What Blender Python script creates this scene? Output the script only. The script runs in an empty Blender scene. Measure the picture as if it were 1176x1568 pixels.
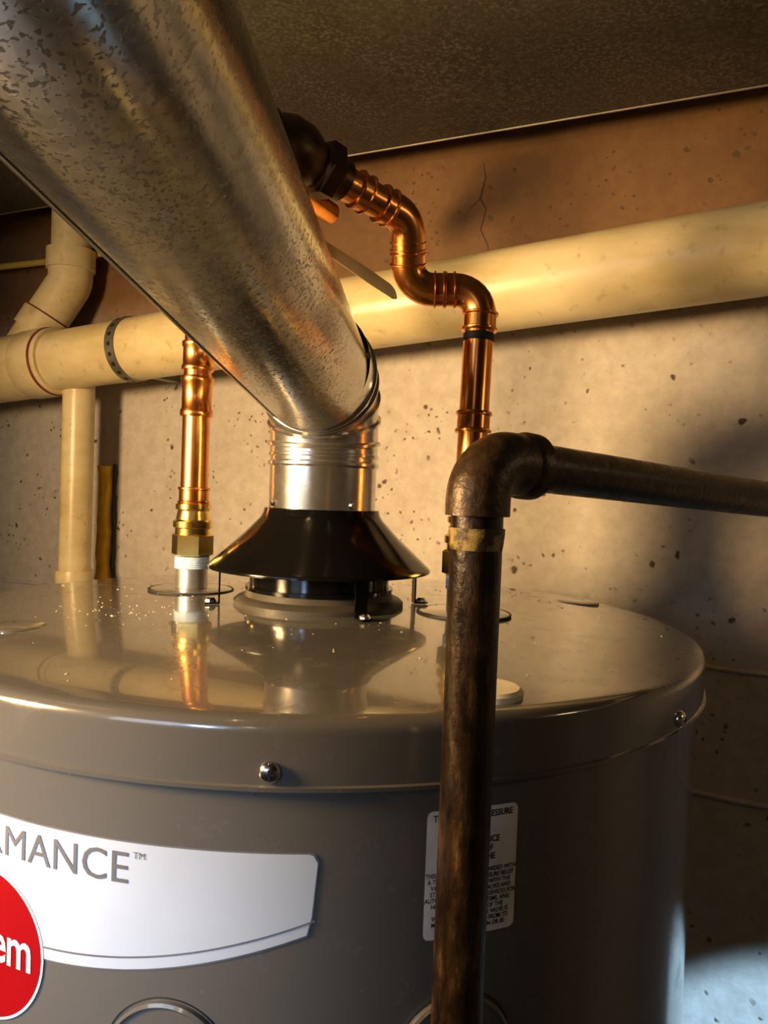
import bpy, bmesh, math, random
from mathutils import Vector, Matrix
random.seed(7)
ZC = 1.599            # eye height; all heights below are given relative to it
V = Vector
def w(x, y, z): return V((x, y, z + ZC))
sc = bpy.context.scene
COL = sc.collection
try:
    sc.view_settings.view_transform = 'Standard'
except Exception: pass

# ------------------------------------------------------------ node helpers
def mat(name):
    m = bpy.data.materials.new(name); m.use_nodes = True
    nt = m.node_tree; b = nt.nodes['Principled BSDF']
    return m, nt, b
def ramp(nt, stops, fac=None, interp='LINEAR'):
    r = nt.nodes.new('ShaderNodeValToRGB'); cr = r.color_ramp; cr.interpolation = interp
    while len(cr.elements) < len(stops): cr.elements.new(0.5)
    for e, (p, c) in zip(cr.elements, stops):
        e.position = p; e.color = (c[0], c[1], c[2], 1) if not isinstance(c, (int, float)) else (c, c, c, 1)
    if fac is not None: nt.links.new(fac, r.inputs[0])
    return r
def coords(nt, scale=(1, 1, 1)):
    tc = nt.nodes.new('ShaderNodeTexCoord'); mp = nt.nodes.new('ShaderNodeMapping')
    mp.inputs['Scale'].default_value = scale
    nt.links.new(tc.outputs['Object'], mp.inputs[0]); return mp.outputs[0]
def noise(nt, vec, scale, detail=4, rough=.55):
    n = nt.nodes.new('ShaderNodeTexNoise'); n.inputs['Scale'].default_value = scale
    n.inputs['Detail'].default_value = detail; n.inputs['Roughness'].default_value = rough
    nt.links.new(vec, n.inputs['Vector']); return n.outputs['Fac']
def voro(nt, vec, scale, out='Distance'):
    n = nt.nodes.new('ShaderNodeTexVoronoi'); n.inputs['Scale'].default_value = scale
    nt.links.new(vec, n.inputs['Vector']); return n.outputs[out]
def mixc(nt, fac, a, b, mode='MIX'):
    m = nt.nodes.new('ShaderNodeMix'); m.data_type = 'RGBA'; m.blend_type = mode
    for s, v in ((0, fac), (6, a), (7, b)):
        if hasattr(v, 'is_output'): nt.links.new(v, m.inputs[s])
        else: m.inputs[s].default_value = v if s == 0 else (*v, 1)
    return m.outputs[2]
def math_(nt, op, a, b):
    m = nt.nodes.new('ShaderNodeMath'); m.operation = op
    for i, v in enumerate((a, b)):
        if hasattr(v, 'is_output'): nt.links.new(v, m.inputs[i])
        else: m.inputs[i].default_value = v
    return m.outputs[0]
def bump(nt, b, h, strength=.3, dist=.002):
    n = nt.nodes.new('ShaderNodeBump'); n.inputs['Strength'].default_value = strength
    n.inputs['Distance'].default_value = dist
    nt.links.new(h, n.inputs['Height']); nt.links.new(n.outputs[0], b.inputs['Normal'])
def simple(name, col, rough=.5, metal=0., coat=0., nscale=0, namt=.25, bstr=0., spec=.5):
    m, nt, b = mat(name)
    b.inputs['Roughness'].default_value = rough; b.inputs['Metallic'].default_value = metal
    b.inputs['Coat Weight'].default_value = coat; b.inputs['Coat Roughness'].default_value = .08
    b.inputs['Specular IOR Level'].default_value = spec
    c = coords(nt); f = noise(nt, c, nscale or 30)
    dark = tuple(x * (1 - namt) for x in col); lite = tuple(min(1, x * (1 + namt * .5)) for x in col)
    r = ramp(nt, [(.3, dark), (.7, lite)], f); nt.links.new(r.outputs[0], b.inputs['Base Color'])
    if bstr: bump(nt, b, f, bstr, .001)
    return m

# galvanised steel
def galv(name, lo, hi, sp, scale, nsc, rlo, rhi, metal=.95, thr=(.47, .56), bs=.15, cov=.45):
    m, nt, b = mat(name); c = coords(nt)
    v = voro(nt, c, scale, 'Color'); sep = nt.nodes.new('ShaderNodeSeparateColor'); nt.links.new(v, sep.inputs[0])
    base = ramp(nt, [(0, lo), (1, hi)], sep.outputs[0])
    n = noise(nt, c, nsc, 2, .5); msk = ramp(nt, [(thr[0], 0.), (thr[1], 1.)], n)
    big = noise(nt, c, 14, 3); bm_ = ramp(nt, [(.38, cov), (.62, 1.)], big)
    mul = math_(nt, 'MULTIPLY', msk.outputs[0], bm_.outputs[0])
    col = mixc(nt, mul, base.outputs[0], sp)
    nt.links.new(col, b.inputs['Base Color'])
    rr = ramp(nt, [(0, rlo), (1, rhi)], mul); nt.links.new(rr.outputs[0], b.inputs['Roughness'])
    b.inputs['Metallic'].default_value = metal
    bump(nt, b, mul, bs, .0004)
    return m
M_GALV = galv('galvanized_steel', (.50, .495, .47), (.68, .67, .63), (.24, .225, .19), 260, 560, .20, .36, thr=(.56, .61), bs=.15, metal=.95, cov=.35)
M_STUB = galv('bright_galvanized', (.62, .60, .56), (.75, .73, .69), (.5, .48, .44), 120, 190, .2, .3, thr=(.6, .8), bs=.05)
M_DUCT = galv('duct_sheet', (.060, .058, .052), (.085, .082, .072), (.155, .15, .128), 160, 260, .42, .5, metal=.5, thr=(.50, .62), bs=.1)
M_COP = simple('copper', (.95, .36, .10), .24, 1., nscale=45, namt=.35)
M_COPD = simple('copper_dark', (.42, .15, .06), .3, 1., nscale=60, namt=.5)
M_BRASS = simple('brass', (.88, .62, .18), .22, 1., nscale=60, namt=.3)
M_DBR = simple('tarnished_brass', (.10, .06, .03), .38, .9, nscale=60, namt=.5)
M_ZINC = simple('zinc_nipple', (.55, .55, .55), .35, .9, nscale=80)
M_STRAP = simple('strap_steel', (.26, .25, .22), .45, .8, nscale=80)
M_TAPE = simple('thread_tape', (.50, .66, .88), .6, 0., nscale=120, namt=.3, bstr=.5)
M_BLACK = simple('black_enamel', (.004, .0036, .0032), .14, 0., coat=.0, nscale=30, spec=.25)
M_DARK = simple('dark_gap', (.01, .009, .008), .6)
M_SCREW = simple('screw_steel', (.75, .75, .76), .2, 1.)
M_WHITE = simple('label_white', (.86, .85, .82), .45)
M_SILV = simple('label_silver', (.56, .63, .70), .35, .1, nscale=20, namt=.05)
M_INK = simple('ink_grey', (.15, .15, .15), .5)
M_INKB = simple('ink_black', (.02, .02, .02), .5)
M_RED = simple('label_red', (.30, .002, .004), .35, namt=.1)
M_WTXT = simple('ink_white', (.75, .75, .75), .4)
M_PRIMER = simple('purple_primer', (.20, .04, .05), .5)
M_FOAM = simple('yellow_foam', (1., .60, .04), .7, nscale=40, bstr=.6)
M_CAP = simple('plastic_cap', (.85, .78, .55), .4)
M_LEVER = simple('lever_vinyl', (.90, .84, .48), .45)
M_CABLE = simple('cable_jacket', (.60, .42, .08), .5)
M_WOOD = simple('joist_wood', (.25, .17, .09), .7, nscale=8, namt=.5)
M_COLLAR = simple('collar_enamel', (.055, .048, .036), .45, 0., coat=.0, spec=.3)

# heater paint, with dried water spots on the coat
m, nt, b = mat('heater_enamel'); c = coords(nt)
f = noise(nt, c, 260, 2); g = noise(nt, c, 5, 3); s_ = noise(nt, c, 45, 5, .65)
r = ramp(nt, [(.3, (.108, .102, .089)), (.7, (.126, .119, .103))], g)
nt.links.new(r.outputs[0], b.inputs['Base Color'])
rr = ramp(nt, [(.52, .20), (.68, .34)], s_); nt.links.new(rr.outputs[0], b.inputs['Roughness'])
rc = ramp(nt, [(.55, .04), (.72, .16)], s_); nt.links.new(rc.outputs[0], b.inputs['Coat Roughness'])
b.inputs['Coat Weight'].default_value = .9
bump(nt, b, f, .04, .0003); M_ENAMEL = m

# black iron (rust and dirt)
m, nt, b = mat('black_iron'); c = coords(nt, (1, 1, .3))
f = noise(nt, c, 110, 7, .7); g = noise(nt, coords(nt), 22, 4); h = noise(nt, coords(nt), 300, 3)
r = ramp(nt, [(.36, (.010, .006, .004)), (.52, (.036, .019, .007)), (.64, (.11, .058, .02)), (.74, (.24, .14, .055))], f)
col = mixc(nt, ramp(nt, [(.4, 0.), (.62, .85)], g).outputs[0], r.outputs[0], (.016, .009, .005))
nt.links.new(col, b.inputs['Base Color']); b.inputs['Metallic'].default_value = .3
rr = ramp(nt, [(.35, .2), (.7, .5)], f); nt.links.new(rr.outputs[0], b.inputs['Roughness'])
bump(nt, b, math_(nt, 'ADD', f, math_(nt, 'MULTIPLY', h, .4)), .5, .0012); M_IRON = m
M_IRON2 = simple('cast_fitting', (.065, .036, .014), .4, .3, nscale=260, namt=.5, bstr=.5)
m, nt, b = mat('thread_sealant'); f = noise(nt, coords(nt), 160, 4)
r = ramp(nt, [(.46, (.05, .03, .012)), (.54, (.26, .18, .05)), (.7, (.42, .31, .10))], f)
nt.links.new(r.outputs[0], b.inputs['Base Color']); b.inputs['Roughness'].default_value = .5; bump(nt, b, f, .7, .001); M_DOPE = m

# pvc
m, nt, b = mat('pvc'); c = coords(nt, (1, 1, 2.5))
f = noise(nt, c, 7, 6, .6); g = noise(nt, coords(nt), 60, 4)
r = ramp(nt, [(.35, (.50, .40, .19)), (.55, (.64, .54, .31)), (.75, (.73, .64, .42))], f)
m1 = ramp(nt, [(.6, 0.), (.72, .6)], g)
col = mixc(nt, m1.outputs[0], r.outputs[0], (.36, .27, .12))
nt.links.new(col, b.inputs['Base Color']); b.inputs['Roughness'].default_value = .33
M_PVC = m

# concrete wall
m, nt, b = mat('painted_concrete'); c = coords(nt)
big = noise(nt, c, 2.2, 5, .6); fine = noise(nt, c, 60, 6, .65)
base = ramp(nt, [(.3, (.44, .40, .35)), (.7, (.58, .545, .485))], big)
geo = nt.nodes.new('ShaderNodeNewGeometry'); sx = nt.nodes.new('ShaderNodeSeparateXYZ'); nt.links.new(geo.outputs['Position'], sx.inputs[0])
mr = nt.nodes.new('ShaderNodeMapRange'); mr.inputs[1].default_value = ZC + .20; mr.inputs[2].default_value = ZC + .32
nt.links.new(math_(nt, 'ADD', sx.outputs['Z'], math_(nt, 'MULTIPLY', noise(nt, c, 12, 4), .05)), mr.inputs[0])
upper_shade = ramp(nt, [(.3, (.14, .070, .024)), (.7, (.23, .12, .045))], noise(nt, c, 7, 5))  # shade below the duct put into the colour, darker orange-brown up the wall
colA = mixc(nt, mr.outputs[0], base.outputs[0], upper_shade.outputs[0])
fr = ramp(nt, [(.35, (.82, .8, .78)), (.65, (1, 1, 1))], fine)
colB = mixc(nt, 1.0, colA, fr.outputs[0], 'MULTIPLY')
wv = nt.nodes.new('ShaderNodeVectorMath'); wv.operation = 'ADD'
nz = nt.nodes.new('ShaderNodeTexNoise'); nz.inputs['Scale'].default_value = 70; nt.links.new(c, nz.inputs['Vector'])
sc_ = nt.nodes.new('ShaderNodeVectorMath'); sc_.operation = 'SCALE'; sc_.inputs[3].default_value = .012; nt.links.new(nz.outputs['Color'], sc_.inputs[0])
nt.links.new(c, wv.inputs[0]); nt.links.new(sc_.outputs[0], wv.inputs[1]); cw = wv.outputs[0]
pm = ramp(nt, [(.09, 1.), (.15, 0.)], voro(nt, cw, 34)); pg = ramp(nt, [(.49, 0.), (.55, 1.)], noise(nt, c, 9, 3))
mu = math_(nt, 'MULTIPLY', pm.outputs[0], pg.outputs[0])
pm2 = ramp(nt, [(.13, .9), (.22, 0.)], voro(nt, cw, 85)); pg2 = ramp(nt, [(.50, 0.), (.58, 1.)], noise(nt, c, 14, 3))
mx = math_(nt, 'MAXIMUM', mu, math_(nt, 'MULTIPLY', pm2.outputs[0], pg2.outputs[0]))
colC = mixc(nt, mx, colB, (.09, .055, .025))
nt.links.new(colC, b.inputs['Base Color']); b.inputs['Roughness'].default_value = .75
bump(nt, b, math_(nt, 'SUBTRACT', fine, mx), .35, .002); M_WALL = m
M_FLOOR = simple('concrete_floor', (.25, .23, .2), .7, nscale=5, bstr=.2)

# ------------------------------------------------------------ mesh helpers
def empty(name):
    e = bpy.data.objects.new(name, None); COL.objects.link(e); e.empty_display_size = .05; return e
def finish(name, bm, m, parent=None, ang=35, smooth=True):
    bmesh.ops.recalc_face_normals(bm, faces=bm.faces)
    me = bpy.data.meshes.new(name); bm.to_mesh(me); bm.free()
    if smooth:
        for p in me.polygons: p.use_smooth = True
        me.set_sharp_from_angle(angle=math.radians(ang))
    me.materials.append(m)
    o = bpy.data.objects.new(name, me); COL.objects.link(o)
    if parent: o.parent = parent
    return o
def add_lathe(bm, prof, c, seg=64, axis=None, cap=True):
    c = V(c); ax = (V(axis) if axis else V((0, 0, 1))).normalized()
    q = V((0, 0, 1)).rotation_difference(ax)
    rings = []
    for r, z in prof:
        if r < 1e-6: rings.append([bm.verts.new(c + q @ V((0, 0, z)))]); continue
        rings.append([bm.verts.new(c + q @ V((r * math.cos(2 * math.pi * i / seg), r * math.sin(2 * math.pi * i / seg), z))) for i in range(seg)])
    for a, b2 in zip(rings, rings[1:]):
        if len(a) == 1 and len(b2) == 1: continue
        for i in range(seg):
            j = (i + 1) % seg
            if len(a) == 1: bm.faces.new((a[0], b2[i], b2[j]))
            elif len(b2) == 1: bm.faces.new((a[i], a[j], b2[0]))
            else: bm.faces.new((a[i], a[j], b2[j], b2[i]))
    if cap:
        for rg in (rings[0], rings[-1]):
            if len(rg) > 2: bm.faces.new(rg)
def lathe(name, prof, c, m, parent=None, seg=64, axis=None, cap=True, ang=35):
    bm = bmesh.new(); add_lathe(bm, prof, c, seg, axis, cap); return finish(name, bm, m, parent, ang)
def add_tube(bm, pts, rad, seg=32, cap=True):
    pts = [V(p) for p in pts]; n = len(pts)
    if not isinstance(rad, (list, tuple)): rad = [rad] * n
    tang = []
    for i in range(n):
        a = (pts[i] - pts[i - 1]).normalized() if i > 0 else None
        b2 = (pts[i + 1] - pts[i]).normalized() if i < n - 1 else None
        t = a if b2 is None else b2 if a is None else (a + b2)
        tang.append(t.normalized())
    up = V((0, 0, 1)) if abs(tang[0].z) < .9 else V((1, 0, 0))
    nrm = (up - tang[0] * up.dot(tang[0])).normalized(); rings = []
    for i in range(n):
        if i: nrm = (tang[i - 1].rotation_difference(tang[i]) @ nrm); nrm = (nrm - tang[i] * nrm.dot(tang[i])).normalized()
        bi = tang[i].cross(nrm)
        rings.append([bm.verts.new(pts[i] + (nrm * math.cos(2 * math.pi * j / seg) + bi * math.sin(2 * math.pi * j / seg)) * rad[i]) for j in range(seg)])
    for a, b2 in zip(rings, rings[1:]):
        for i in range(seg):
            j = (i + 1) % seg; bm.faces.new((a[i], a[j], b2[j], b2[i]))
    if cap: bm.faces.new(rings[0]); bm.faces.new(rings[-1])
def tube(name, pts, rad, m, parent=None, seg=32, ang=35, cap=True):
    bm = bmesh.new(); add_tube(bm, pts, rad, seg, cap); return finish(name, bm, m, parent, ang)
def fillet(pts, r, n=8):
    pts = [V(p) for p in pts]; out = [pts[0]]
    if not isinstance(r, (list, tuple)): r = [r] * (len(pts) - 2)
    for i in range(1, len(pts) - 1):
        a = (pts[i - 1] - pts[i]).normalized(); b2 = (pts[i + 1] - pts[i]).normalized()
        th = a.angle(b2); d = r[i - 1] / math.tan(th / 2)
        s = pts[i] + a * d; e = pts[i] + b2 * d
        cen = pts[i] + (a + b2).normalized() * (r[i - 1] / math.sin(th / 2))
        vs = s - cen; ve = e - cen; tot = vs.angle(ve); ax = vs.cross(ve).normalized()
        for k in range(n + 1): out.append(cen + Matrix.Rotation(tot * k / n, 3, ax) @ vs)
    out.append(pts[-1]); return out
def add_collar(bm, p, d, L, r, bead, seg=32):
    p = V(p); d = V(d).normalized()
    pr = [(-.5, r * .86), (-.5, r + bead * .7), (-.46, r + bead), (-.36, r + bead), (-.30, r), (.30, r), (.36, r + bead), (.46, r + bead), (.5, r + bead * .7), (.5, r * .86)]
    ts = [(t + (i * 1e-4)) for i, (t, _) in enumerate(pr)]
    add_tube(bm, [p + d * (t * L) for t in ts], [q[1] for q in pr], seg)
def add_box(bm, c, s, rot=None):
    mt = Matrix.Translation(V(c)) @ (rot.to_4x4() if rot else Matrix.Identity(4)) @ Matrix.Diagonal((*s, 1))
    bmesh.ops.create_cube(bm, size=1, matrix=mt)
def box(name, c, s, m, parent=None, rot=None, bev=0):
    bm = bmesh.new(); add_box(bm, c, s, rot)
    if bev: bmesh.ops.bevel(bm, geom=bm.edges[:], offset=bev, segments=2, affect='EDGES')
    return finish(name, bm, m, parent, smooth=bool(bev))

# ------------------------------------------------------------ room (turned 26 deg to the camera)
A26 = math.radians(26); U = V((math.cos(A26), -math.sin(A26), 0)); N = V((math.sin(A26), math.cos(A26), 0))
RR = Matrix.Rotation(-A26, 3, 'Z')
def room(u, n, z): return U * u + N * n + V((0, 0, z + ZC))
u0, u1, n0, n1, zf, zt = -1.5, 1.7, -1.5, .925, -ZC, .80
H = zt - zf; ZM = (zf + zt) / 2; T = .1
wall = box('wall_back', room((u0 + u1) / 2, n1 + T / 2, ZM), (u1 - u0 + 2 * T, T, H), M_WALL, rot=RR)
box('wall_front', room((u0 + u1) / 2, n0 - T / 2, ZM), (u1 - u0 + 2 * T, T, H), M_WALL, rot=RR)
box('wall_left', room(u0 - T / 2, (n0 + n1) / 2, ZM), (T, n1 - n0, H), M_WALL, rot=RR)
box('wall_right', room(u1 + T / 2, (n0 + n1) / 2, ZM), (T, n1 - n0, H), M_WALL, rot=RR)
box('floor', room((u0 + u1) / 2, (n0 + n1) / 2, zf - .05), (u1 - u0 + 2 * T, n1 - n0 + 2 * T, .1), M_FLOOR, rot=RR)
box('ceiling', room((u0 + u1) / 2, (n0 + n1) / 2, zt + .05), (u1 - u0 + 2 * T, n1 - n0 + 2 * T, .1), M_WOOD, rot=RR)
bm = bmesh.new()
for k, z in enumerate((-.184, -.328)):
    p = [room(u0 + .001 + (u1 - u0) * i / 60, n1, z + random.uniform(-.0012, .0012)) for i in range(60)]
    add_tube(bm, p, .003, 8)
finish('form_seam', bm, M_WALL, wall)
def wpt(rx, z, off=.0):   # point on back wall, rx = x/y
    y = (n1 - off) / (N.y + N.x * rx); return V((rx * y, y, z + ZC))
bm = bmesh.new(); cr = [(.112, .42), (.116, .40), (.110, .375), (.118, .36), (.112, .335), (.122, .315), (.124, .30)]
add_tube(bm, [wpt(a, z, .0000) for a, z in cr], [.0005, .0010, .0014, .0008, .0011, .0007, .0003], 6)
add_tube(bm, [wpt(.110, .375), wpt(.100, .366), wpt(.094, .360)], [.0008, .0010, .0003], 6)
finish('wall_crack', bm, simple('crack_dark', (.10, .05, .02), .9), wall)

# ------------------------------------------------------------ air duct
duct = empty('air_duct')
E = V((-.084, .966, .413 + ZC)); du = V((U.x, U.y, -.012)).normalized(); dn = N
ca = E - du * .985; cb = E + du * 2.15
bm = bmesh.new(); vs = []
for p in (ca, cb):
    for off, z in ((0, 0), (-.62, 0), (-.62, .24), (0, .24)):
        vs.append(bm.verts.new(p + dn * off + V((0, 0, z))))
for i in range(4):
    j = (i + 1) % 4; bm.faces.new((vs[i], vs[j], vs[4 + j], vs[4 + i]))
bm.faces.new(vs[:4]); bm.faces.new(vs[4:])
bmesh.ops.bevel(bm, geom=bm.edges[:], offset=.0015, segments=2, affect='EDGES')
finish('duct_trunk', bm, M_DUCT, duct)
bm = bmesh.new()
add_tube(bm, [ca, cb], .0014, 8)
add_tube(bm, [ca - dn * .62, cb - dn * .62], .0014, 8)
finish('duct_seam', bm, simple('duct_edge', (.22, .19, .14), .5, .5), duct)
bm = bmesh.new()
for t in (-.75, .95):
    p = E + du * t
    add_box(bm, p - dn * .31 + V((0, 0, .12)), (.03, .63, .25), RR)
finish('duct_joint_band', bm, M_DUCT, duct)

# ------------------------------------------------------------ water heater
CX, CY = -.0485, .596; heater = empty('water_heater'); AX = V((CX, CY, ZC))
RB = .277
lathe('tank_jacket', [(.0, -ZC + .03), (.25, -ZC + .03), (RB, -ZC + .035), (RB, -.12)], AX, M_ENAMEL, heater, 160, cap=False)
lathe('tank_base', [(.0, -ZC), (.262, -ZC), (.262, -ZC + .03), (0, -ZC + .03)], AX, M_DARK, heater, 96, cap=False)
lathe('tank_lid', [(0, -.0900), (.10, -.0903), (.17, -.0915), (.23, -.0940), (.262, -.0960), (.2720, -.0968), (.2765, -.0975), (.2790, -.0988), (.2803, -.1008), (.2807, -.1035), (.2807, -.1250), (.2820, -.1256), (.2818, -.1275), (.2790, -.1278), (.2765, -.1275)], AX, M_ENAMEL, heater, 192, cap=False, ang=60)
def lidz(r):
    pr = [(0, -.0900), (.10, -.0903), (.17, -.0915), (.23, -.0940), (.262, -.0960)]
    for (a, za), (b2, zb) in zip(pr, pr[1:]):
        if r <= b2: return za + (zb - za) * (r - a) / (b2 - a)
    return -.097
def on_lid(x, y, dz=0): return V((x, y, lidz(math.hypot(x - CX, y - CY)) + ZC + dz))
def cyl(a, z, R=RB): return V((CX + R * math.sin(a), CY - R * math.cos(a), z + ZC))
def cyn(a): return V((math.sin(a), -math.cos(a), 0))
# screws
for i, a in enumerate((.017, .873, 1.75, -.85, -1.7, 2.6)):
    p = cyl(a, -.1195, .2805)
    lathe('lid_screw_%d' % i, [(.0048, 0), (.0048, .0008), (.0040, .0022), (.0022, .0032), (0, .0035)], p, M_SCREW, heater, 24, axis=cyn(a))
    bm = bmesh.new(); q = V((0, -1, 0)).rotation_difference(cyn(a)).to_matrix()
    add_box(bm, p + cyn(a) * .0033, (.0040, .0006, .0008), q); add_box(bm, p + cyn(a) * .0033, (.0008, .0006, .0040), q)
    finish('screw_slot_%d' % i, bm, M_DARK, heater, smooth=False)
# round covers low on the jacket
for i, a in enumerate((-.134, .324)):
    zc = -.250; bm = bmesh.new()
    add_lathe(bm, [(.0275, -.004), (.0275, .0022), (.0262, .0030), (.0245, .0018), (.018, .0022), (0, .0024)], cyl(a, zc), 64, axis=cyn(a))
    finish('round_cover_%d' % i, bm, M_ENAMEL, heater)
    bm = bmesh.new(); pts = [cyl(a + .0285 * math.cos(t) / RB, zc + .0285 * math.sin(t), RB) for t in [2 * math.pi * k / 64 for k in range(65)]]
    add_tube(bm, pts, .0004, 6); finish('cover_gap_%d' % i, bm, M_DARK, heater)
# labels wrapped on the jacket
def wrap_poly(name, outline, m, R):
    """outline in (arc length u, z), filled as vertical strips, wrapped on the tank"""
    lo = min(p[0] for p in outline); hi = max(p[0] for p in outline); e = (hi - lo) * 1e-4
    n = 80; bm = bmesh.new(); prev = None
    def span(u):
        zs = []
        for (a, za), (b2, zb) in zip(outline, outline[1:] + outline[:1]):
            if abs(a - b2) < 1e-9: continue
            if min(a, b2) <= u <= max(a, b2): zs.append(za + (zb - za) * (u - a) / (b2 - a))
        return min(zs), max(zs)
    for i in range(n + 1):
        s = .5 - .5 * math.cos(math.pi * i / n); s = .5 * s + .5 * i / n
        u = lo + (hi - lo) * s; z0, z1 = span(min(max(u, lo + e), hi - e))
        cur = (bm.verts.new(cyl(u / RB, z0, R)), bm.verts.new(cyl(u / RB, z1, R)))
        if prev: bm.faces.new((prev[0], cur[0], cur[1], prev[1]))
        prev = cur
    return finish(name, bm, m, heater, 60)
def rrect(ua, ub, za, zb, r):
    o = []
    for cx, cz, s in ((ub - r, zb - r, 0), (ua + r, zb - r, 90), (ua + r, za + r, 180), (ub - r, za + r, 270)):
        for k in range(7):
            t = math.radians(s + 15 * k); o.append((cx + r * math.cos(t), cz + r * math.sin(t)))
    return o
def brand_outline(inset):
    ub = .0958 * RB - inset; ua = -.92 * RB + inset; top = -.1550 - inset; r = .004; o = []
    for k in range(7):
        t = math.radians(15 * k); o.append((ub - r + r * math.cos(t), top - r + r * math.sin(t)))
    o.append((ua, top))
    mid = (ua + ub) / 2; hw = (ub - ua) / 2
    for k in range(25):
        u = ua + (ub - r * .6 - ua) * k / 24; s = (u - mid) / hw
        o.append((u, -.2165 + inset * 1.0 + .0265 * s * s))
    return o
wrap_poly('name_label_border', brand_outline(0), M_INK, RB + .0003)
wrap_poly('name_label', brand_outline(.0007), M_SILV, RB + .0005)
def lstrip(name, f, th, m, R):
    ub = .0958 * RB - .001; ua = -.92 * RB; bm = bmesh.new(); prev = None
    for k in range(70):
        u = ua + (ub - ua) * k / 69; z = f(u); cur = (bm.verts.new(cyl(u / RB, z, R)), bm.verts.new(cyl(u / RB, z + th, R)))
        if prev: bm.faces.new((prev[0], cur[0], cur[1], prev[1]))
        prev = cur
    return finish(name, bm, m, heater, 60)
mid = (-.92 * RB + .0958 * RB) / 2; hw = (.0958 + .92) * RB / 2
lstrip('name_label_stripe', lambda u: -.2108 + .0265 * ((u - mid) / hw) ** 2, .0008, M_INK, RB + .0007)
wrap_poly('warning_label_border', rrect(.2626 * RB, .4266 * RB, -.197, -.139, .003), M_INK, RB + .0002)
wrap_poly('warning_label', rrect(.2626 * RB + .0003, .4266 * RB - .0003, -.1967, -.1393, .003), M_WHITE, RB + .0004)
def disc_outline(uc, zc, r): return [(uc + r * math.cos(2 * math.pi * k / 72), zc + r * math.sin(2 * math.pi * k / 72)) for k in range(72)]
wrap_poly('emblem_rim', disc_outline(-.484 * RB, -.217, .0355), M_WHITE, RB + .0008)
wrap_poly('emblem', disc_outline(-.484 * RB, -.217, .0342), M_RED, RB + .0010)
def wrap_text(name, body, size, uc, z, m, R, align='CENTER', sx=1., bold=0., line=1., space=1.):
    cu = bpy.data.curves.new(name, 'FONT'); cu.body = body; cu.size = size; cu.align_x = align
    cu.offset = bold; cu.space_line = line; cu.space_character = space; cu.resolution_u = 3; cu.fill_mode = 'FRONT'
    o = bpy.data.objects.new(name, cu); COL.objects.link(o)
    dg = bpy.context.evaluated_depsgraph_get(); me = bpy.data.meshes.new_from_object(o.evaluated_get(dg))
    bpy.data.objects.remove(o)
    for v in me.vertices:
        p = cyl((uc + v.co.x * sx) / RB, z + v.co.y, R); v.co = p
    me.materials.clear(); me.materials.append(m)
    ob = bpy.data.objects.new(name, me); COL.objects.link(ob); ob.parent = heater; return ob
wrap_text('name_text', 'PERFORMANCE', .0198, -.2017 * RB, -.1735, M_INK, RB + .0008, 'RIGHT', 1.0, 0, space=1.03)
wrap_text('trademark_text', 'TM', .0042, -.196 * RB, -.1622, M_INK, RB + .0008, 'LEFT')
wrap_text('emblem_text', 'Rheem', .027, -.484 * RB, -.2235, M_WTXT, RB + .0013, 'CENTER', .80, .0004, space=.95)
uw = .3446 * RB
wrap_text('warning_heading', 'TEMPERATURE-PRESSURE\nRELIEF\n\nHAS INSURANCE\nLABEL RELIEF\nWHEN IN THE\nMANUAL', .0041, uw, -.1440, M_INKB, RB + .0006, 'CENTER', .85, .00008, line=.95)
wrap_text('warning_body', 'THIS WATER HEATER IS PROVIDED WITH\nA TEMPERATURE AND PRESSURE RELIEF\nVALVE WHICH COMPLIES WITH THE\nSTANDARD FOR RELIEF VALVES AND\nAUTOMATIC GAS SHUTOFF DEVICES FOR\nHOT WATER SUPPLY SYSTEMS, ANSI\nZ21.22. THE OPENING OF THE\nWATER HEATER FOR THE VALVE IS\nMUST NOT BE REMOVED FROM ITS\nDESIGNATED LOCATION OR BE\nPLUGGED.', .0030, uw, -.1690, M_INKB, RB + .0006, 'CENTER', .80, .00005, line=.92)
# lid fittings
lathe('flue_collar', [(.066, -.004), (.066, .003), (.063, .0055), (.058, .0065), (.056, .011), (0, .011)], on_lid(CX, CY), M_COLLAR, heater, 96)
NIP = {'l': (-.1625, .650), 'r': (.0630, .574)}
for k, (x, y) in NIP.items():
    lathe('nipple_plate_' + k, [(.034, -.003), (.034, .0012), (.0325, .0018), (.0, .0018)], on_lid(x, y), M_ENAMEL, heater, 64)
    bm = bmesh.new(); add_tube(bm, [on_lid(x, y, .0006) + V((.0350 * math.cos(t), .0350 * math.sin(t), 0)) for t in [2 * math.pi * i / 64 for i in range(65)]], .0010, 8)
    finish('nipple_gasket_' + k, bm, M_DARK, heater)
lathe('anode_cap', [(.0185, -.002), (.0185, .0015), (.0165, .003), (0, .0034)], on_lid(.052, .366), M_CAP, heater, 48)
lathe('knockout_a', [(.019, -.003), (.019, .001), (.0175, .0018), (.0, .0018)], on_lid(.178, .688), M_ENAMEL, heater, 48)
lathe('knockout_b', [(.019, -.003), (.019, .0004), (.0175, .001), (.0, .001)], on_lid(-.229, .475), M_ENAMEL, heater, 48)
bm = bmesh.new()
for i in range(190):
    if i < 120: a = random.uniform(0, 6.28); rr_ = random.uniform(.07, .26); x = CX + rr_ * math.cos(a); y = CY + rr_ * math.sin(a)
    else: x = random.gauss(-.19, .035); y = random.gauss(.53, .03)
    if math.hypot(x - CX, y - CY) > .262: continue
    s = random.uniform(.0003, .0009); p = on_lid(x, y, s * .2)
    bmesh.ops.create_icosphere(bm, subdivisions=1, radius=s, matrix=Matrix.Translation(p) @ Matrix.Rotation(random.random() * 6, 4, 'Z') @ Matrix.Diagonal((random.uniform(.7, 1.8), 1, .5, 1)))
finish('debris_flakes', bm, simple('debris', (.6, .52, .36), .3), heater)

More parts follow.
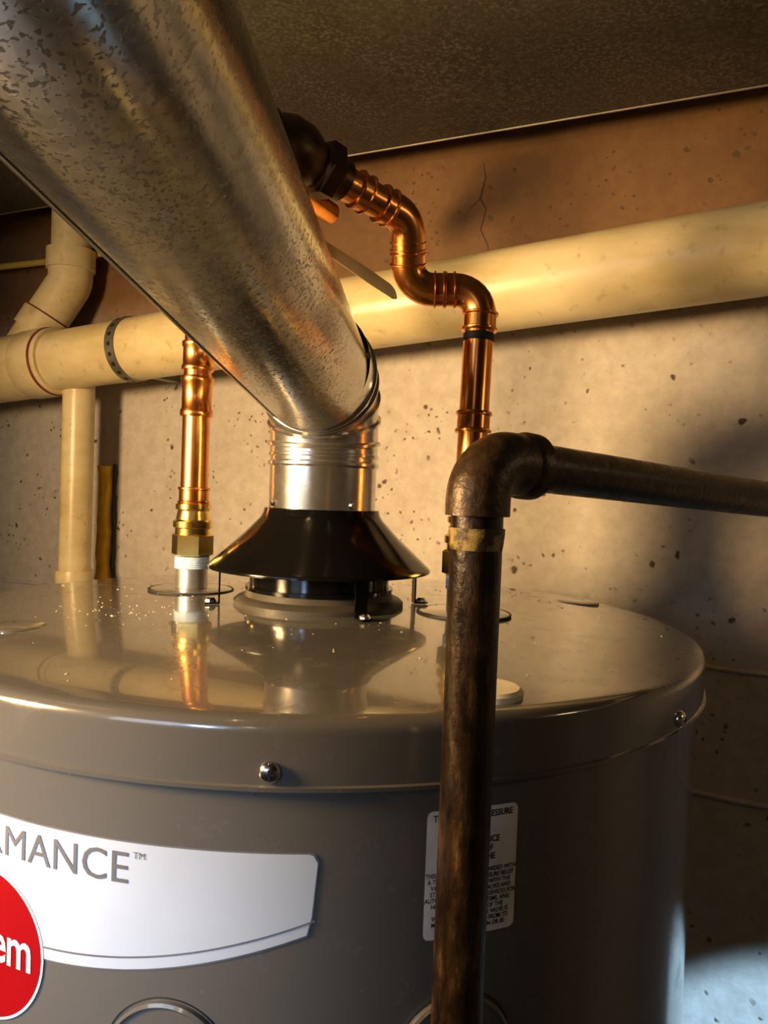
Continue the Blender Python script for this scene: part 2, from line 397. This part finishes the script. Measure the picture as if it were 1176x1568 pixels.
# ------------------------------------------------------------ draft hood
hood = empty('draft_hood')
lathe('hood_cone', [(.0405, -.016), (.0445, -.016), (.0455, -.020), (.0475, -.0235), (.060, -.0365), (.0845, -.0590), (.0862, -.0610), (.0860, -.0625), (.0838, -.0615), (.058, -.040), (.0405, -.026)], AX, M_BLACK, hood, 128, cap=False, ang=50)
lathe('hood_throat', [(.050, -.0785), (.0540, -.0785), (.0545, -.066), (.050, -.062), (.044, -.060), (.040, -.050), (.036, -.050), (.036, -.0785)], AX, M_BLACK, hood, 96, cap=False)
lathe('hood_ring', [(.050, -.0788), (.0575, -.0788), (.0575, -.0760), (.050, -.0760)], AX, M_BLACK, hood, 96, cap=False)
for i, ad_ in enumerate((-63, 13, 195, 105)):
    a = math.radians(ad_); d = V((math.cos(a), math.sin(a), 0)); t = V((-d.y, d.x, 0)); q = Matrix((d, t, V((0, 0, 1)))).transposed()
    rr_ = .077; base = AX + d * rr_
    bm = bmesh.new()
    add_box(bm, base + V((0, 0, -.0735)), (.0012, .0095, .031), q)
    add_box(bm, base + d * .005 + V((0, 0, -.0890)), (.011, .0095, .0012), q)
    finish('hood_leg_%d' % i, bm, M_BLACK, hood, smooth=False)
    lathe('leg_screw_%d' % i, [(.0042, 0), (.0042, .0012), (.0030, .0030), (.0026, .0034), (0, .0036)], base + d * .0062 + V((0, 0, -.0886)), M_SCREW, hood, 8)

# ------------------------------------------------------------ vent pipe
vent = empty('vent_pipe'); RV = .0415
D = V((-.0925, -1, .122)).normalized()
lathe('vent_stub', [(RV - .001, -.0158), (RV, -.0158), (RV, .016), (RV + .0018, .0175), (RV + .0018, .0195), (RV, .021), (RV, .0235), (RV + .0014, .0245), (RV + .0014, .0260), (RV, .027), (RV, .030), (RV - .001, .030)], AX, M_STUB, vent, 96, cap=False)
corner = V((CX, CY, ZC + .078))
pth = fillet([V((CX, CY, ZC + .026)), corner, corner + D * .07], .048, 4)
tube('vent_elbow', pth, RV + .0004, M_STUB, vent, 96, ang=8, cap=False)
bm = bmesh.new()
for i, p in enumerate(pth[1:-1]):
    t = (pth[i + 2] - pth[i]).normalized()
    add_tube(bm, [p - t * .0022, p - t * .0010, p + t * .0010, p + t * .0022], [RV + .0004, RV + .0026, RV + .0026, RV + .0004], 96, cap=False)
finish('elbow_beads', bm, M_STUB, vent)
s0 = corner - V((0, 0, .004)) + D * .058
def ventseg(name, a, b2, r0, r1):
    pts = [s0 + D * a, s0 + D * (a + .004), s0 + D * (b2 - .03), s0 + D * b2]
    tube(name, pts, [r0, r0, r0, r1], M_GALV, vent, 128, cap=False)
RS = RV - .0016
ventseg('vent_section_1', -.002, .62, RS + .0005, RS)
ventseg('vent_section_2', .60, 1.22, RS + .0015, RS + .001)
ventseg('vent_section_3', 1.20, 1.90, RS + .0005, RS)
side = V((-.70, 0, -.72)); side = (side - D * side.dot(D)).normalized()
perp = D.cross(side).normalized()
bm = bmesh.new()
for off, rr_ in ((-.0025, .0013), (0, .0015), (.0025, .0013)):
    dirv = (side + perp * (off / RS)).normalized() * (RS + .0006)
    add_tube(bm, [s0 + D * -.001 + dirv, s0 + D * 1.88 + dirv], rr_, 10)
finish('vent_lock_seam', bm, M_STUB, vent)
bm = bmesh.new(); dirv = (side + perp * (.0047 / RS)).normalized() * (RS + .0003); add_tube(bm, [s0 + D * -.001 + dirv, s0 + D * 1.88 + dirv], .0009, 8)
finish('vent_seam_gap', bm, M_DARK, vent)
def vscrew(p, ax, i):
    lathe('vent_screw_%d' % i, [(.0026, -.001), (.0026, .0012), (.0018, .0026), (0, .0028)], p, M_SCREW, vent, 8, axis=ax)
for i, a in enumerate((-2.55, -.95, .6, 2.2)):
    d = V((math.cos(a), math.sin(a), 0)); vscrew(AX + d * RV + V((0, 0, -.012)), d, i)
for i, vv in enumerate((V((.9, 0, .2)), V((-.9, 0, -.6)), V((.1, 0, .9)))):
    v2 = (vv - D * vv.dot(D)).normalized(); vscrew(s0 + D * .012 + v2 * (RS + .0008), v2, 10 + i)

# ------------------------------------------------------------ copper supply pipes
def nipple(par, x, y):
    zb = lidz(math.hypot(x - CX, y - CY)); P = V((x, y, ZC))
    lathe('steel_nipple', [(.0135, zb + .002), (.0135, -.063)], P, M_ZINC, par, 32)
    bm = bmesh.new(); prof = []
    for k in range(7):
        prof += [(.0139, -.0722 + k * .0016), (.0148, -.0714 + k * .0016)]
    add_lathe(bm, prof, P, 32); finish('thread_tape_wrap', bm, M_TAPE, par)
    lathe('brass_hex', [(.0150, -.0610), (.0178, -.0600), (.0178, -.0440), (.0160, -.0425)], P, M_BRASS, par, 6, ang=20)
    lathe('brass_union', [(.0150, -.0440), (.0150, -.0380), (.0168, -.0370), (.0168, -.0320), (.0145, -.0305), (.0130, -.0230), (.0150, -.0215), (.0150, -.0175), (.0118, -.0165)], P, M_BRASS, par, 40)
cop1 = empty('copper_pipe')
x, y = NIP['l']; nipple(cop1, x, y)
top = V((x, y, ZC + .30)); pl = fillet([V((x, y, ZC - .03)), top, top + N * .21], .03, 8)
tube('riser', pl, .0115, M_COP, cop1)
bm = bmesh.new(); add_collar(bm, V((x, y, ZC + .074)), (0, 0, 1), .034, .0126, .0012); add_collar(bm, V((x, y, ZC + .108)), (0, 0, 1), .024, .0126, .001)
add_collar(bm, V((x, y, ZC + .25)), (0, 0, 1), .03, .0126, .0012)
add_collar(bm, V((x, y, ZC - .010)), (0, 0, 1), .014, .0126, .001)
finish('copper_coupling', bm, M_COP, cop1)

cop2 = empty('copper_pipe')
x, y = NIP['r']; nipple(cop2, x, y)
q = [V((x, y, ZC - .03)), w(.0675, .580, .154), w(.0120, .580, .1525), w(.0098, .560, .1985), w(-.033, .530, .2095), w(-.070, .497, .218)]
d5 = (q[5] - q[4]).normalized()
path = fillet(q[:5] + [q[4] + d5 * .012], [.019, .019, .020, .03], 8)
tube('riser', path, .0113, M_COP, cop2)
bm = bmesh.new()
def col_at(p, d, L=.013, r=.0124, bd=.0014): add_collar(bm, p, d, L, r, bd)
dh = (q[2] - q[1]).normalized(); dv = (q[3] - q[2]).normalized(); dr = (q[4] - q[3]).normalized()
vv = (q[1] - q[0]).normalized()
col_at(q[0] + vv * .084, vv, .016); col_at(q[0] + vv * .014, vv, .012)
col_at(q[1] - vv * .024, vv, .014)
col_at(q[1] + dh * .024, dh, .008); col_at(q[1] + dh * .032, dh, .008)
col_at(q[2] + dv * .022, dv, .009); col_at(q[2] + dv * .031, dv, .006)
col_at(q[3] + dr * .021, dr, .009); col_at(q[3] + dr * .042, dr, .010)
for i, (a, b2, c2) in enumerate(((q[0], q[1], q[2]), (q[1], q[2], q[3]), (q[2], q[3], q[4]))):
    d1 = (a - b2).normalized(); d2 = (c2 - b2).normalized()
    add_tube(bm, fillet([b2 + d1 * .0225, b2, b2 + d2 * .0225], .019, 8), .0124, 32)
finish('copper_elbows', bm, M_COP, cop2)
lathe('black_press_mark', [(.01150, -.003), (.0118, -.0025), (.0118, .0025), (.01150, .003)], q[1] - vv * .036, M_DARK, cop2, 32, axis=vv)

valve = empty('ball_valve')
p5 = q[4] + d5 * .004
lathe('valve_body', [(.0125, 0), (.0140, .001), (.0140, .010), (.0165, .012), (.0165, .022), (.0145, .024), (.0175, .030), (.0205, .038), (.0205, .050), (.0175, .058), (.0150, .062), (.0175, .064), (.0175, .078), (.0125, .080)], p5, M_DBR, valve, 24, axis=d5)
lathe('valve_hex', [(.0188, .010), (.0198, .011), (.0198, .021), (.0188, .022)], p5, M_DBR, valve, 6, axis=d5, ang=20)
st = p5 + d5 * .044; sd = (V((.35, .1, -1)) - d5 * V((.35, .1, -1)).dot(d5)).normalized()
lathe('valve_stem', [(.009, .012), (.009, .022), (.006, .024), (.006, .032), (0, .032)], st, M_DBR, valve, 16, axis=sd)
h0 = st + sd * .029; h1 = w(-.056, .60, .190); h2 = w(.000, .640, .166)
bm = bmesh.new(); L1 = [h0, h0.lerp(h1, .5), h1, h1.lerp(h2, .33), h1.lerp(h2, .66), h2, h2 + (h2 - h1).normalized() * .004]
wd = [.006, .006, .0065, .0075, .008, .0075, .004]; prev = None
for p, ww in zip(L1, wd):
    a = V((-.25, .25, 1)).normalized() * ww; t = V((-.0012, -.0022, 0)); cur = [bm.verts.new(p + a + t), bm.verts.new(p - a + t), bm.verts.new(p - a - t), bm.verts.new(p + a - t)]
    if prev:
        for i in range(4): j = (i + 1) % 4; bm.faces.new((prev[i], prev[j], cur[j], cur[i]))
    else: bm.faces.new(cur)
    prev = cur
bm.faces.new(prev); bmesh.ops.bevel(bm, geom=[e for e in bm.edges], offset=.0009, segments=2, affect='EDGES')
finish('valve_lever', bm, M_LEVER, valve)
e1 = p5 + d5 * .079; e2 = V((-.25, .33, ZC + .235))
e3 = e2 - U * (e2.dot(U) - u0 - .012)
tube('supply_run', fillet([e1, e2, e3], .04, 8), .0113, M_COPD, valve)

# ------------------------------------------------------------ black iron gas pipe
gas = empty('gas_pipe'); RG = .0103
gx, gy = .0368, .300
c0 = w(gx, gy, .0135); gr = w(.227, .450, .003); gd = (gr - c0).normalized()
tend = (n1 - c0.dot(N)) / gd.dot(N); gend = c0 + gd * (tend - .006)
tube('vertical_pipe', [V((gx - .002, gy, 0)), c0 - V((0, 0, .018))], RG, M_IRON, gas, 48)
tube('horizontal_pipe', [c0 + gd * .02, gend], RG, M_IRON, gas, 48)
bm = bmesh.new(); add_tube(bm, fillet([c0 - V((0, 0, .022)), c0, c0 + gd * .026], .0155, 14), .0128, 48)
finish('elbow_body', bm, M_IRON2, gas)
bm = bmesh.new()
for p, d in ((c0 - V((0, 0, .0225)), V((0, 0, 1))), (c0 + gd * .0265, gd)):
    pr = [(-.0045, .0105), (-.0045, .0132), (-.0038, .0139), (.0018, .0139), (.0030, .0134), (.0042, .0126)]
    add_tube(bm, [p + (d if p.z < c0.z - .01 else -d) * t for t, _ in pr], [r_ for _, r_ in pr], 48)
finish('elbow_band', bm, M_IRON2, gas)
lathe('sealant_ring', [(.01035, -.0085), (.0107, -.006), (.0111, -.002), (.0112, 0)], c0 - V((0, 0, .0268)), M_DOPE, gas, 32)
lathe('floor_flange', [(.035, 0), (.035, .006), (.018, .010), (.015, .022), (.0104, .022)], V((gx - .002, gy, 0)), M_IRON2, gas, 32)

# ------------------------------------------------------------ pvc drain
drain = empty('drain_pipe')
Ap = w(-.355, 1.09, .190); sl = V((U.x, U.y, .0713)).normalized()
def pv(s): return Ap + sl * s
smin = (u0 - Ap.dot(U)) * 1.0 + .005; smax = (u1 - Ap.dot(U)) - .005
tube('main_pipe', [pv(smin), pv(smax)], .0445, M_PVC, drain, 64)
bm = bmesh.new()
def sleeve(c, a, L, r=.0505):
    pr = [(-L / 2, .0445), (-L / 2, r - .001), (-L / 2 + .002, r), (L / 2 - .002, r), (L / 2, r - .001), (L / 2, .0445)]
    add_tube(bm, [c + a * (t + 1e-5 * i) for i, (t, _) in enumerate(pr)], [r_ for _, r_ in pr], 64)
sleeve(pv(-.285), sl, .25)
sleeve(pv(-.195), sl, .045, .0525)
br0 = pv(-.265); br1 = w(-.511, 1.219, .312)
add_tube(bm, fillet([br0, br1, br1 + V((0, 0, .05))], .035, 8), .0335, 48)
bd = (br1 - br0).normalized()
add_tube(bm, [br0 + bd * .065, br0 + bd * .066, br0 + bd * .098, br0 + bd * .099], [.031, .0375, .0375, .031], 48)
add_tube(bm, [br1 + V((0, 0, z)) for z in (.018, .019, .05, .051)], [.031, .037, .037, .031], 48)
finish('wye_fitting', bm, M_PVC, drain)
tube('branch_riser', [br1, V((br1.x, br1.y, ZC + zt))], .030, M_PVC, drain, 48)
vx, vy = -.474, 1.172
tube('standpipe', [V((vx, vy, 0)), V((vx, vy, ZC + .17))], .0235, M_PVC, drain, 48)
bm = bmesh.new(); add_lathe(bm, [(.0235, -.20), (.0275, -.20), (.0280, -.198), (.0280, -.142), (.0275, -.14), (.0235, -.14)], V((vx, vy, ZC)), 48)
finish('standpipe_coupling', bm, M_PVC, drain)
tube('primer_ring', [pv(-.1715), pv(-.1675)], [.0520, .0515], M_PRIMER, drain, 64)
tube('wye_primer_ring', [br0 + bd * .0985, br0 + bd * .1005], [.0345, .0342], M_PRIMER, drain, 48)
p0 = pv(-.015)
bm = bmesh.new(); add_tube(bm, [p0 - sl * .0085, p0 - sl * .008, p0 + sl * .008, p0 + sl * .0085], [.0446, .0460, .0460, .0446], 64, cap=False); finish('strap_band', bm, M_STRAP, drain)
bm = bmesh.new()
nv = N; upv = sl.cross(nv).normalized()
if upv.z < 0: upv = -upv
for k in range(20):
    t = 2 * math.pi * k / 20; d = (nv * math.cos(t) + upv * math.sin(t)).normalized()
    add_lathe(bm, [(.0032, 0), (.0032, .0006), (0, .0007)], p0 + d * .0458, 12, axis=d)
finish('strap_holes', bm, M_DARK, drain)
lo = p0 - upv * .030 + nv * .03
box('strap_tail', (lo + V((0, 0, -.008))).lerp(lo + nv * .064, .5), (.016, .064, .0016), M_STRAP, drain, rot=RR)

# foam strip on the wall, cable
foam = empty('foam_strip'); fb = wpt(-.363, 0, 0)
bm = bmesh.new(); prev = None
for i in range(30):
    z = .024 - i * .018; a = .013 + random.uniform(-.002, .002); t = .014 + random.uniform(-.003, .003)
    p = V((fb.x, fb.y, ZC + z)); cur = [bm.verts.new(p - U * a), bm.verts.new(p - U * a * .7 - N * t), bm.verts.new(p + U * a * .7 - N * t), bm.verts.new(p + U * a)]
    if prev:
        for k in range(3): bm.faces.new((prev[k], prev[k + 1], cur[k + 1], cur[k]))
    else: bm.faces.new(cur)
    prev = cur
finish('foam_bead', bm, M_FOAM, foam, 80)
bm = bmesh.new(); pts = []; rd = []
for i in range(30):
    pts.append(V((fb.x, fb.y, ZC + .027 - i * .018)) + U * (.016 + random.uniform(-.002, .002)) - N * .002); rd.append(.004 + random.uniform(-.0012, .0014))
add_tube(bm, pts, rd, 8); finish('tar_edge', bm, simple('tar_edge', (.05, .05, .06), .8), foam, 80)
cab = empty('electrical_cable'); cp = [room(u0 + .01, .90, .375), room(-1.25, .90, .365), room(-1.0, .90, .36), room(-.80, .90, .375), room(-.62, .90, .40), room(-.58, .90, zt - .01)]
bm = bmesh.new(); add_tube(bm, fillet(cp, [.12, .12, .12, .05], 5), .0055, 12); finish('cable_jacket', bm, M_CABLE, cab)

# ------------------------------------------------------------ lights
def look(o, t): o.rotation_euler = (V(t) - o.location).to_track_quat('-Z', 'Y').to_euler()
def light(name, kind, loc, power, col, target=None, **kw):
    l = bpy.data.lights.new(name, kind); l.energy = power; l.color = col
    for k, v in kw.items(): setattr(l, k, v)
    o = bpy.data.objects.new(name, l); COL.objects.link(o); o.location = loc
    if target is not None: look(o, target)
    return o
light('work_lamp', 'AREA', w(-.72, .16, .10), 8.8, (1, .64, .29), w(.15, .88, -.02), shape='DISK', size=.20, spread=math.radians(105))
light('daylight_window', 'SPOT', w(-.55, -.75, .15), 80, (.45, .66, 1), w(-.19, .33, -.21), shadow_soft_size=.08, spot_size=math.radians(16), spot_blend=.7)
light('cool_fill', 'AREA', w(-1.0, -.85, .30), 3, (.72, .84, 1), w(-.1, .3, .1), shape='SQUARE', size=.45)  # unseen area light, added as cool fill for vent and left wall
light('cool_patch_spot', 'SPOT', w(.75, -.25, .30), 270, (.42, .70, 1), wpt(.49, -.70), shadow_soft_size=.02, spot_size=math.radians(12), spot_blend=.2)  # spot added to make the blue-white patch low on the wall, source unknown
light('warm_fill', 'POINT', w(-.25, -.75, .32), 1.0, (1, .76, .50), shadow_soft_size=.06)  # warm fill light added behind the camera, stands for no known bulb
light('right_wall_fill', 'POINT', w(.85, .15, .22), 1.3, (1, .70, .40), shadow_soft_size=.05)  # soft warm light added out of view to lift the right wall
wd_ = bpy.data.worlds.new('basement_air'); sc.world = wd_; wd_.use_nodes = True
wd_.node_tree.nodes['Background'].inputs[0].default_value = (.9, .7, .5, 1); wd_.node_tree.nodes['Background'].inputs[1].default_value = .03

# ------------------------------------------------------------ camera
cam = bpy.data.cameras.new('camera'); co = bpy.data.objects.new('camera', cam); COL.objects.link(co)
cam.sensor_fit = 'HORIZONTAL'; cam.sensor_width = 36; cam.lens = 36 * 1180 / 1190; cam.clip_start = .01
p = math.radians(1.6); r_ = math.radians(2.1)
R0 = V((1, 0, 0)); U0 = V((0, math.sin(p), math.cos(p))); F0 = V((0, math.cos(p), -math.sin(p)))
cr_ = R0 * math.cos(r_) + U0 * math.sin(r_); cu_ = U0 * math.cos(r_) - R0 * math.sin(r_)
mw = Matrix((cr_, cu_, -F0)).transposed().to_4x4(); mw.translation = V((0, 0, ZC)); co.matrix_world = mw
sc.camera = co
